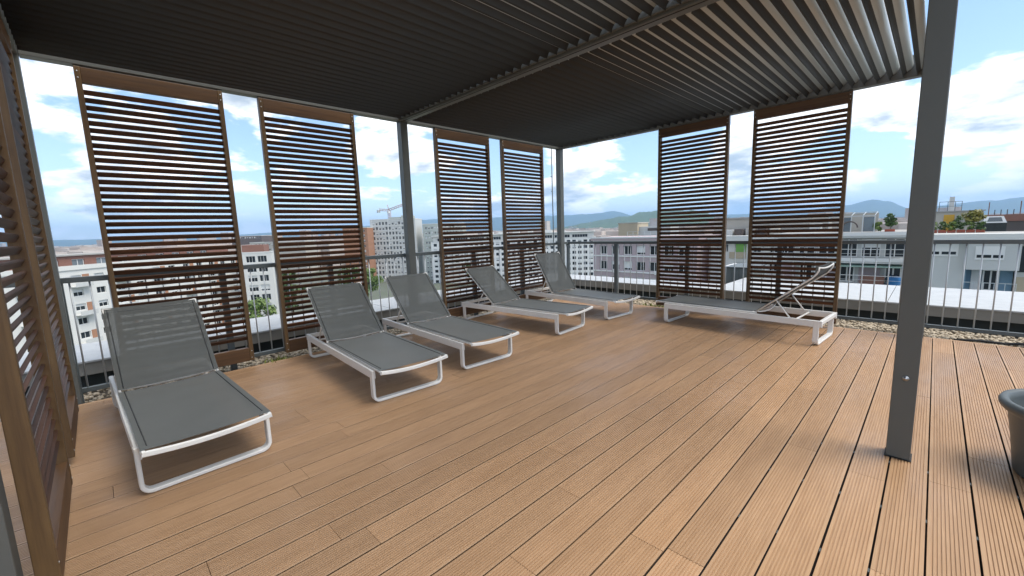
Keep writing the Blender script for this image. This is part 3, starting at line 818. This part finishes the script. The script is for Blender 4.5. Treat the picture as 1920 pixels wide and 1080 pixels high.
mk('wall', MB().box(0, 5.6, 0, 6, GZ, 1.85), M_BEIGE, tt); mk('roof_edge', MB().box(-0.15, 5.75, -0.15, 6.15, 1.851, 2.1), M_STONE, tt)
mk('annex', MB().box(5.61, 14.0, 1.0, 6, GZ, 0.9), M_WALLG, tt); mk('vent', MB().box(8.0, 11.8, 0.94, 0.995, -0.2, 0.5), M_DARKROOF, tt)
# --- building between the two back screens
t, W, rows, cols = block('low building with white eaves and a green wall panel between the back screens', (-23.2, 72.0), (-11.0, 72.0), 9.0, -1.6, 3.0, 4, 4, 0.5, 0.45, M_WALLW, mull=1, first=0.9)
mk('eaves', MB().box(-0.3, W + 0.5, -1.0, 0.5, -2.1, -1.02), M_WALLW, t)
mk('green_panel', MB().box(4.2, 5.75, -0.25, -0.004, -3.80, -2.2), M_GREEN, t)
mk('beige_panel', MB().box(3.2, 5.75, -0.24, -0.006, -4.9, -3.82), M_BEIGE, t)
hh = thing('roof_shed', 'wide warm grey shed with cluttered roof seen between the back screens', 'building', (-27.0, 84.0, 0))
mk('wall', MB().box(0, 19, 0, 10, GZ, 1.9), M_STONE, hh); mk('roof', MB().box(-0.4, 19.4, -0.4, 10.4, 1.901, 2.15), M_ROOF, hh)
for i in range(9): mk('roof_unit', MB().bevbox(0.6 + 2.0 * i, 1.9 + 2.0 * i + rng.uniform(0, 0.5), -2.4, -0.6, -3.5, -0.2 + rng.uniform(-0.5, 0.9), 0.05), rng.choice([M_WALLG, M_STONE, M_DARKROOF, M_ROOF]), hh)

# --- terrace building at right, left of the front post
t = thing('terrace_building', 'grey white terraced building with glazed storeys left of the front post', 'building', (-10.0, 58.0, 0))
W = 13.2
SL = (-0.42, -3.45, -6.55, -9.65)
mb = MB()
mb.box(0, W, 1.6, 12, GZ, -1.05)
for z in SL: mb.box(-0.1, W + 0.1, 0, 1.7, z - 0.62, z - 0.02)
mk('wall', mb, M_WALLG, t)
mk('roof', MB().box(0.1, W - 0.1, 0.6, 11.8, -0.5, -0.43), M_ROOF, t)
bandm = MB()
for z in SL: bandm.box(-0.14, W + 0.14, -0.06, -0.002, z - 0.40, z + 0.02)
mk('white_band', bandm, M_FRAME, t)
gm = fixn(window_mesh(1.75, 2.2, 0.09, 1, M_GLASS)); gmb = fixn(window_mesh(1.75, 2.2, 0.09, 1, M_GLASS, blind=0.45))
dm = fixn(window_mesh(1.5, 2.2, 0.15, 1, M_GLASS))
for i in range(6):
    obj('window', gmb if i % 3 == 1 else gm, t, (0.35 + 2.12 * i, 1.54, -3.40))
    if i % 2: obj('glass_door', dm, t, (0.5 + 2.12 * i, 1.54, -6.50))
    else: mk('wall_panel', MB().box(0.25 + 2.12 * i, 2.2 + 2.12 * i, 1.45, 1.597, -6.50, -4.15), M_PINK, t)
mk('awning', MB().add([(2, 1.5, -4.12), (12.6, 1.5, -4.12), (12.6, -0.25, -4.42), (2, -0.25, -4.42), (2, 1.5, -4.18), (12.6, 1.5, -4.18), (12.6, -0.25, -4.50), (2, -0.25, -4.50)], [(0, 1, 2, 3), (7, 6, 5, 4), (3, 2, 6, 7), (0, 3, 7, 4), (1, 5, 6, 2)]), M_AWN, t)
rl = MB()
for zb in (-3.43, -6.53):
    rl.box(0, W, -0.03, 0.03, zb + 1.0, zb + 1.06); rl.box(0, W, -0.02, 0.02, zb + 0.5, zb + 0.53)
    for i in range(12): rl.box(1.15 * i, 1.15 * i + 0.05, -0.025, 0.025, zb + 0.01, zb + 0.999)
mk('balcony_railing', rl, M_FRAME, t)
mk('brick_cabinet', MB().bevbox(9.0, 11.2, 0.35, 0.9, -6.54, -5.5, 0.03), M_BRICK, t)
tk = thing('water_tank', 'bright blue plastic tank on the terrace left of the front post', 'tank', (2.0, 58.85, -6.569))
mk('barrel', lathe([(0.001, 0.0), (0.55, 0.0), (0.62, 0.08), (0.62, 0.85), (0.54, 1.0), (0.28, 1.06), (0.001, 1.07)], 24), M_TANK, tk)
mk('lid', lathe([(0.001, 1.14), (0.22, 1.14), (0.24, 1.072), (0.001, 1.072)], 16), M_RUBBER, tk)
# glazed roof pavilion
gp = thing('roof_pavilion', 'wire framed glass pavilion with an arched opening on the terraced building roof', 'pavilion', (-4.6, 60.0, -0.428))
mb = MB()
for x in (0, 1.1, 2.2, 3.3, 4.4): mb.box(x - 0.04, x + 0.04, -0.04, 0.04, 0, 1.9)
mb.box(-0.04, 4.44, -0.04, 0.04, 1.901, 1.98); mb.box(-0.04, 4.44, 2.9, 2.98, 2.35, 2.43)
for x in (0, 1.1, 2.2, 3.3, 4.4): mb.add([(x - 0.03, 0.05, 1.981), (x + 0.03, 0.05, 1.981), (x + 0.03, 2.89, 2.38), (x - 0.03, 2.89, 2.38), (x - 0.03, 0.05, 2.04), (x + 0.03, 0.05, 2.04), (x + 0.03, 2.89, 2.44), (x - 0.03, 2.89, 2.44)], [(0, 1, 2, 3), (4, 5, 6, 7), (0, 1, 5, 4), (1, 2, 6, 5), (2, 3, 7, 6), (3, 0, 4, 7)])
mk('frame', mb, M_BAR, gp)
mk('back_wall', MB().box(-0.1, 4.5, 3.02, 3.2, 0, 2.3), M_STONE, gp)
arc = [(2.1 + 0.75 * math.cos(a), -0.06, 0.55 + 0.75 * math.sin(a)) for a in [math.pi * i / 16 for i in range(17)]]
mk('arch', MB().tube(arc, 0.09, 6), M_DARKROOF, gp)
for i in (1, 3): mk('glass_pane', MB().box(0.05 + 1.1 * i, 1.05 + 1.1 * i, 0.4, 0.42, 0.05, 1.8), M_GLASS2, gp)

# --- white house with slit windows at right
t = thing('white_house', 'pale house with slit windows and a blue recessed balcony at right', 'building', (3.3, 46.0, 0))
W = 12.0
mb = MB()
mb.box(0, 3.72, 0, 8.6, GZ, -0.6)                      # left half of the front wall
mb.box(3.721, 6.6, -0.6, 8.6, -3.30, -0.6)             # overhanging upper box
mb.box(3.74, 6.5, 1.3, 8.6, GZ, -3.31)                 # recess behind the balcony
mb.box(6.62, W, 0.7, 8.6, GZ, -0.6)
mk('wall', mb, M_WALLG, t)
mk('roof_edge', MB().box(-0.1, W + 0.2, -0.8, 0.5, -0.598, -0.32), M_WALLW, t)
mk('roof_fascia', MB().box(-0.08, W + 0.15, -0.86, -0.802, -0.78, -0.34), M_WALLW, t)
mk('roof', MB().box(0, W, 0.502, 8.6, -0.598, -0.42), M_ROOF, t)
for (x, w_, z0, z1, yy) in ((0.6, 2.6, -2.25, -1.0, 0.0), (4.15, 1.6, -2.45, -1.35, -0.6)):
    mk('slit_window_frame', MB().box(x, x + w_, yy - 0.05, yy - 0.003, z0, z1), M_FRAME, t)
    for (a, b) in ((0.06, 0.56), (0.62, 0.95)):
        mk('slit_window', MB().box(x + a * w_, x + b * w_, yy - 0.066, yy - 0.052, z0 + 0.16, z0 + 0.40), M_GLASS, t)
mk('blue_wall', MB().box(3.78, 6.48, 1.22, 1.297, -5.3, -3.32), M_BLUE, t)
mk('blue_side', MB().box(3.723, 3.79, 0.02, 1.21, -5.3, -3.32), M_BLUE, t)
mk('white_shutter', MB().box(4.15, 4.75, 1.15, 1.217, -5.2, -3.42), M_BLIND, t)
obj('balcony_door', fixn(window_mesh(0.95, 1.8, 0.10, 1, M_GLASS)), t, (4.8, 1.16, -5.2))
mk('balcony_floor', MB().box(3.65, 6.6, -0.5, 1.2, -5.5, -5.24), M_FRAME, t)
rl = MB(); rl.box(3.65, 6.6, -0.48, -0.44, -4.40, -4.35)
for i in range(6): rl.box(3.65 + 0.58 * i, 3.69 + 0.58 * i, -0.48, -0.44, -5.23, -4.401)
mk('balcony_railing', rl, M_BAR, t)
mk('dark_strip', MB().box(6.63, 7.0, 0.62, 0.697, -3.5, -1.4), M_GLASS, t)
mk('beige_wall', MB().box(6.63, W, 0.64, 0.698, -6.5, -3.9), M_BEIGE, t)

# roof hut with ochre door and frame
t = thing('roof_hut', 'beige roof hut with an ochre door right of the front post', 'hut', (3.9, 75.0, 0))
mk('wall', MB().box(0, 5.3, 0, 5, GZ, 1.65), M_STONE, t); mk('roof', MB().box(-0.15, 5.45, -0.15, 5.15, 1.651, 1.8), M_ROOF, t)
mk('door', MB().box(1.75, 2.75, -0.08, -0.003, -0.9, 1.3), M_YELLOW, t)
rl = MB()
for x in (1.2, 2.0, 2.7, 3.3): rl.box(x, x + 0.06, 1.0, 1.06, 1.801, 3.0)
rl.box(1.2, 3.36, 1.0, 1.06, 3.001, 3.06); rl.box(1.2, 3.36, 1.01, 1.05, 2.4, 2.44)
mk('roof_frame', rl, M_RAIL, t); mk('chimney', MB().box(2.15, 2.65, 2.0, 2.5, 1.801, 3.7), M_WALLG, t)

# far dark roofs at right with a row of posts
t = thing('brown_roofed_block', 'long dark brown roofed block with a row of posts at far right', 'building', (11.4, 110.0, 0))
mk('wall', MB().box(0, 22, 0, 12, GZ, 0.2), M_DARKROOF, t); mk('parapet_band', MB().box(-0.1, 22.1, -0.2, -0.003, -0.2, 1.0), M_BRICK, t)
for i in range(16): mk('roof_post', MB().box(0.2 + 0.75 * i, 0.32 + 0.75 * i, 1.0, 1.12, 0.201, (3.3 if i in (0, 5) else 1.9)), M_BRICK if i in (0, 5) else M_RAIL, t)
t = thing('white_roof_cabin', 'small white cabin with a wide glazed front on the far right roof', 'cabin', (8.3, 57.5, 0))
mk('body', MB().add([(0, 0, 0.35), (1.6, 0, 0.35), (1.6, 1.6, 0.35), (0, 1.6, 0.35), (0.25, 0.15, 1.0), (1.35, 0.15, 1.0), (1.35, 1.5, 1.0), (0.25, 1.5, 1.0)], [(0, 3, 2, 1), (4, 5, 6, 7), (0, 1, 5, 4), (1, 2, 6, 5), (2, 3, 7, 6), (3, 0, 4, 7)]), M_FRAME, t)
mk('base', MB().box(0, 1.6, 0.03, 1.6, GZ, 0.349), M_MEMBRANE, t)
mk('front_window', MB().add([(0.28, 0.01, 0.48), (1.32, 0.01, 0.48), (1.2, 0.12, 0.9), (0.4, 0.12, 0.9), (0.28, 0.05, 0.48), (1.32, 0.05, 0.48), (1.2, 0.16, 0.9), (0.4, 0.16, 0.9)], [(0, 1, 2, 3), (7, 6, 5, 4), (0, 4, 5, 1), (1, 5, 6, 2), (2, 6, 7, 3), (3, 7, 4, 0)]), M_GLASS2, t)

# --- tower crane
t = thing('tower_crane', 'red tower crane rising behind the pale tower block', 'crane', (-273.0, 147.0, GZ))
def truss(name, p0, p1, w, n, m):
    p0, p1 = Vector(p0), Vector(p1); d = (p1 - p0).normalized()
    ref = Vector((0, 0, 1)) if abs(d.z) < 0.9 else Vector((1, 0, 0))
    a = d.cross(ref).normalized() * w; b = a.cross(d).normalized() * w
    mb = MB(); cs = [a + b, a - b, -a - b, -a + b]
    for c in cs: mb.tube([p0 + c, p1 + c], 0.13, 4)
    for i in range(n):
        q0 = p0 + (p1 - p0) * (i / n); q1 = p0 + (p1 - p0) * ((i + 1) / n)
        for j in range(4): mb.tube([q0 + cs[j], q1 + cs[(j + 1) % 4]], 0.07, 4)
    return mk(name, mb, m, t)
truss('mast', (0, 0, 0), (0, 0, 45.5), 0.75, 24, M_CRANE)
truss('jib', (-0.4, -0.6, 46.0), (8.6, 11.4, 51.2), 0.6, 9, M_CRANE)
truss('counter_jib', (0, 0, 46.0), (-4.2, -5.6, 46.6), 0.6, 4, M_CRANE)
mk('counterweight', MB().bevbox(-5.6, -3.6, -6.6, -4.9, 44.6, 46.4, 0.1), M_WALLG, t)
mk('cab', MB().bevbox(-0.2, 1.6, -1.6, 0.0, 43.8, 45.4, 0.1), M_FRAME, t)
mk('peak', MB().tube([(0, 0, 45.5), (-0.6, -0.8, 50.0)], 0.2, 6), M_CRANE, t)

# --- antenna mast just outside the corner
t = thing('antenna_mast', 'thin dark antenna mast left of the corner post', 'antenna', (-47.0, 56.7, 0))
mk('pole', MB().tube([(0.2, 0, GZ), (0.1, 0, 2.0), (0, 0, 17.2)], 0.10, 6), M_RAIL, t)
for z, l in ((11.0, 0.5), (8.3, 0.35)): mk('arm', MB().tube([(-l, 0.2, z), (l * 0.4, -0.1, z)], 0.07, 6), M_RAIL, t)

# ================================================================== TREES
def tree(label, loc, height, cr, ch, n, leaf, m, seed, name='tree', group=None, trunk=True):
    rr = random.Random(seed)
    t = thing(name, label, 'tree' if name == 'tree' else 'plant', loc, 0, group)
    if trunk:
        mb = MB(); top = height - ch * 0.55
        mb.sweep([(0, 0, 0), (0.02 * height, 0, top * 0.5), (0, 0.01 * height, top), (0, 0, height - ch * 0.2)], [(0.02 * height * math.cos(2 * math.pi * j / 6), 0.02 * height * math.sin(2 * math.pi * j / 6)) for j in range(6)])
        for i in range(5):
            a = 1.26 * i + rr.uniform(-0.3, 0.3)
            mb.tube([(0, 0, top * 0.9), (cr * 0.35 * math.cos(a), cr * 0.35 * math.sin(a), height - ch * 0.6), (cr * 0.7 * math.cos(a), cr * 0.7 * math.sin(a), height - ch * 0.4)], 0.008 * height, 5)
        mk('trunk', mb, M_TRUNK, t)
    clumps = []
    for i in range(16):
        a = rr.uniform(0, 6.28); r_ = cr * math.sqrt(rr.uniform(0, 1)) * 0.72; z = height - ch / 2 + rr.uniform(-0.40, 0.42) * ch
        k = 1 - abs((z - (height - ch / 2)) / (ch * 0.62)) ** 2
        clumps.append((r_ * math.cos(a) * max(k, 0.3), r_ * math.sin(a) * max(k, 0.3), z, cr * rr.uniform(0.25, 0.45)))
    mb = MB()
    for i in range(n):
        cx, cy_, cz, r_ = rr.choice(clumps)
        v = Vector((rr.gauss(0, 1), rr.gauss(0, 1), rr.gauss(0, 1))).normalized() * r_ * rr.uniform(0.55, 1.08)
        p = Vector((cx, cy_, cz)) + Vector((v.x, v.y, v.z * 0.8))
        nrm = Vector((v.x + rr.gauss(0, .5) * r_, v.y + rr.gauss(0, .5) * r_, v.z + rr.gauss(0, .5) * r_ + 0.3 * r_)).normalized()
        u = nrm.orthogonal().normalized(); w_ = nrm.cross(u)
        an = rr.uniform(0, 6.28); u2 = (u * math.cos(an) + w_ * math.sin(an)) * leaf * rr.uniform(0.6, 1.3); w2 = (w_ * math.cos(an) - u * math.sin(an)) * leaf * 0.6 * rr.uniform(0.6, 1.3)
        mb.add([p - u2, p + w2, p + u2, p - w2], [(0, 1, 2, 3)])
    mk('crown' if name == 'tree' else 'foliage', mb, m, t, fix=False)
    return t
tree('tall dark street tree right of the wing with stacked balconies', (-146.0, 38.5, GZ), 21.5, 5.2, 17.0, 2600, 0.55, M_LEAF, 1)
tree('lighter round street tree in front of the wing with stacked balconies', (-115.0, 21.5, GZ), 13.5, 4.6, 8.0, 2000, 0.5, M_LEAF2, 2)
tree('street tree hidden mostly behind the second screen', (-139.0, 57.0, GZ), 18.0, 6.0, 13.0, 1800, 0.6, M_LEAF, 8)
tree('bright green tree at the foot of the tall tower block', (-158.0, 72.5, GZ), 15.5, 5.0, 10.0, 1800, 0.5, M_LEAF2, 3)
tree('small dark tree beside the white modern block', (-169.0, 135.5, GZ), 13.0, 5.0, 9.0, 1500, 0.55, M_LEAF, 4)
# roof plants at right
def planter(label, loc, rz, L, m=M_TERRA):
    o = mk('planter', MB().bevbox(0, L, 0, 0.35, 0, 0.28, 0.03), m, loc=loc, rot=(0, 0, rz)); return tag(o, label, 'planter', 'red planters on the roofs at right')
ORD = ['first', 'second', 'third', 'fourth', 'fifth', 'sixth']
for i in range(6):
    bx = 4.55 + i * 0.62
    planter(['red planter at the left end of the row right of the front post', 'second red planter of the row right of the front post', 'third red planter of the row right of the front post', 'fourth red planter of the row right of the front post', 'fifth red planter of the row right of the front post', 'red planter under the small spreading tree'][i], (bx, 52.0, -0.419), 0.0, 0.56)
    tree(['low clipped bush', 'dense low bush', 'rounded low bush', 'bright low bush', 'dark low bush', 'loose low bush'][i] + ' in the row of red planters, %s from the front post' % ORD[i], (bx + 0.28, 52.15, -0.12), 0.72, 0.46, 0.75, 420, 0.085, M_LEAF if i % 2 else M_LEAF2, 20 + i, 'bush', 'bushes in the row of planters', trunk=False)
tree('small spreading yellowish tree at the right end of the planters', (7.45, 52.6, -0.419), 1.95, 0.85, 0.95, 900, 0.12, M_LEAFY, 31)
tree('dark round shrub beside the ochre door', (6.95, 74.3, -0.6), 1.8, 0.5, 1.5, 420, 0.12, M_LEAF, 32, 'bush', trunk=False)
planter('red planter under the dark potted tree left of the front post', (0.75, 60.1, -0.428), 0.0, 0.9)
tree('dark leafy potted tree left of the front post', (1.25, 60.35, -0.1), 1.75, 0.72, 1.5, 1000, 0.13, M_LEAF, 33)
tree('bright green rounded shrub left of the dark potted tree', (0.15, 60.3, -0.428), 1.15, 0.62, 1.1, 800, 0.10, M_LEAF2, 34, 'bush', trunk=False)

# ================================================================== FAR TOWN AND HILLS
def ray_pt(az, d): return (4.96 - math.sin(R(az)) * d, -6.25 + math.cos(R(az)) * d)
def interp(tab, x):
    tab = sorted(tab)
    if x <= tab[0][0]: return tab[0][1]
    for (a, b), (c, d) in zip(tab[:-1], tab[1:]):
        if x <= c:
            u = (x - a) / (c - a); u = u * u * (3 - 2 * u) * 0.5 + u * 0.5; return b + (d - b) * u
    return tab[-1][1]
from mathutils import noise as mnoise
def hills(name, tab, d0, front, back, az0, az1, step, m, rough):
    vs = []; fs = []; prof = [(-front, 0.0), (-front * 0.75, 0.16), (-front * 0.5, 0.42), (-front * 0.25, 0.75), (-front * 0.08, 0.96), (0, 1.0), (back * 0.4, 0.72), (back, 0.0)]
    n = int((az1 - az0) / step) + 1; k = len(prof)
    for i in range(n):
        az = az0 + i * step
        hz = interp(tab, az) * d0 + 1.3 - GZ
        for j, (dd, q) in enumerate(prof):
            x, y = ray_pt(az, d0 + dd)
            w_ = mnoise.noise(Vector((x, y, 0)) / (d0 * 0.03)) + 0.5 * mnoise.noise(Vector((x, y, 5)) / (d0 * 0.012)) + 0.25 * mnoise.noise(Vector((x, y, 9)) / (d0 * 0.005))
            z = GZ - 3 + hz * q * (1 + rough * 0.5 * w_) + (rough * hz * 0.12 * w_ if 0 < q else 0)
            vs.append((x, y, max(z, GZ - 6)))
    for i in range(n - 1):
        for j in range(k - 1):
            a = i * k + j; fs.append((a, a + 1, a + k + 1, a + k))
    return structure(mk(name, MB().add(vs, fs, 0, True), m))
blue = [(110, .006), (100, .009), (94, .0085), (91, .008), (89, .008), (80, .008), (70, .014), (60, .024), (57, .030), (54, .030), (50, .027), (47, .030), (42, .031), (39, .029), (35, .030), (33, .031), (31.9, .0345), (30.6, .030), (29, .022), (27, .012), (24, .010), (18, .016), (16, .016), (12, .013), (8, .022), (6.5, .0245), (4.8, .0315), (3.6, .027), (2, .0135), (0, .0155), (-1.6, .018), (-3.6, .0195), (-5.4, .0235), (-10, .02), (-20, .012)]
hills('far_hills', blue, 9000.0, 2600.0, 2500.0, -20, 110, 0.2, M_FOREST2, 0.10)
green = [(47, -.006), (41, -.004), (38.5, .000), (37.9, .003), (35, .011), (32, .018), (30, .022), (28.2, .029), (26, .031), (22, .029), (18, .010), (15, -.004), (13, -.006)]
hills('green_hill', green, 3300.0, 1500.0, 1200.0, 13, 47, 0.12, M_FOREST, 0.16)

def far_town():
    rr = random.Random(11); mb = MB()
    for i in range(5200):
        az = rr.uniform(-9, 100); d = 430.0 * (9.5 ** rr.random())
        x, y = ray_pt(az, d)
        w_, l, h = rr.uniform(8, 22), rr.uniform(10, 45), rr.choice([8, 11, 14, 17, 20, 23, 25, 26]) * rr.uniform(0.85, 1.05)
        if d < 600: h = min(h, 24)
        if rr.random() < 0.015 and d > 900: h = rr.uniform(32, 48)
        zb = GZ
        if d > 1700 and 15 < az < 41:
            q = min(max((d - 1800.0) / 1500.0, 0.0), 1.0)
            zb = GZ + max(0.0, (interp(green, az) * 3300 + 29) * q * q * 0.9)
            h = min(h, 13)
            if rr.random() < 0.4 * q: continue
            if d > 3250: continue
        a = rr.choice([R(45), R(45), R(20), R(75)]) + rr.uniform(-0.1, 0.1); ca, sa = math.cos(a), math.sin(a)
        vs = []
        for (px, py, pz) in ((-w_ / 2, -l / 2, zb - 5), (w_ / 2, -l / 2, zb - 5), (w_ / 2, l / 2, zb - 5), (-w_ / 2, l / 2, zb - 5), (-w_ / 2, -l / 2, zb + h), (w_ / 2, -l / 2, zb + h), (w_ / 2, l / 2, zb + h), (-w_ / 2, l / 2, zb + h)):
            vs.append((x + px * ca - py * sa, y + px * sa + py * ca, pz))
        mb.add(vs, [(4, 5, 6, 7), (0, 1, 5, 4), (1, 2, 6, 5), (2, 3, 7, 6), (3, 0, 4, 7)])
    return mb
tag(mk('distant_town', far_town(), M_HOUSE, fix=False), 'far off town of pale blocks spreading to the hills', 'town', kind='stuff')
def far_trees():
    rr = random.Random(12); mb = MB()
    for i in range(3500):
        az = rr.uniform(-9, 100); d = 420.0 * (6.0 ** rr.random())
        x, y = ray_pt(az, d); h = rr.uniform(6, 13); r_ = rr.uniform(3, 6)
        vs = [(x + rr.uniform(-1, 1), y + rr.uniform(-1, 1), GZ + h)]
        for ring, (zz, q) in enumerate(((0.8, 0.7), (0.5, 1.0), (0.25, 0.75))):
            for j in range(6):
                a = j * 1.047 + ring * 0.5; k = q * rr.uniform(0.7, 1.2) * r_
                vs.append((x + k * math.cos(a), y + k * math.sin(a), GZ + h * zz + rr.uniform(-0.8, 0.8)))
        fs = [(0, 1 + j, 1 + (j + 1) % 6) for j in range(6)]
        for ring in (0, 1):
            for j in range(6):
                a, b = 1 + ring * 6 + j, 1 + ring * 6 + (j + 1) % 6; fs += [(a, a + 6, b), (b, a + 6, b + 6)]
        mb.add(vs, fs)
    return mb
tag(mk('distant_trees', far_trees(), M_LEAF, fix=False), 'far off street trees scattered through the town', 'trees', kind='stuff')

# ================================================================== HAZE
hz = MB().box(-21500, 21500, -21500, 21500, GZ - 8, 620)
hm = bpy.data.materials.new('haze_air'); hm.use_nodes = True
hn = hm.node_tree.nodes; hn.clear()
ho = hn.new("ShaderNodeOutputMaterial"); hv = hn.new("ShaderNodeVolumePrincipled")
hv.inputs["Color"].default_value = (0.42, 0.66, 1.0, 1)
hv.inputs["Density"].default_value = 1.0e-4
hv.inputs["Anisotropy"].default_value = 0.2
hm.node_tree.links.new(hv.outputs[0], ho.inputs["Volume"])
o = mk('haze', hz, hm)
tag(o, 'pale blue haze over the far town and hills', 'haze', kind='stuff')
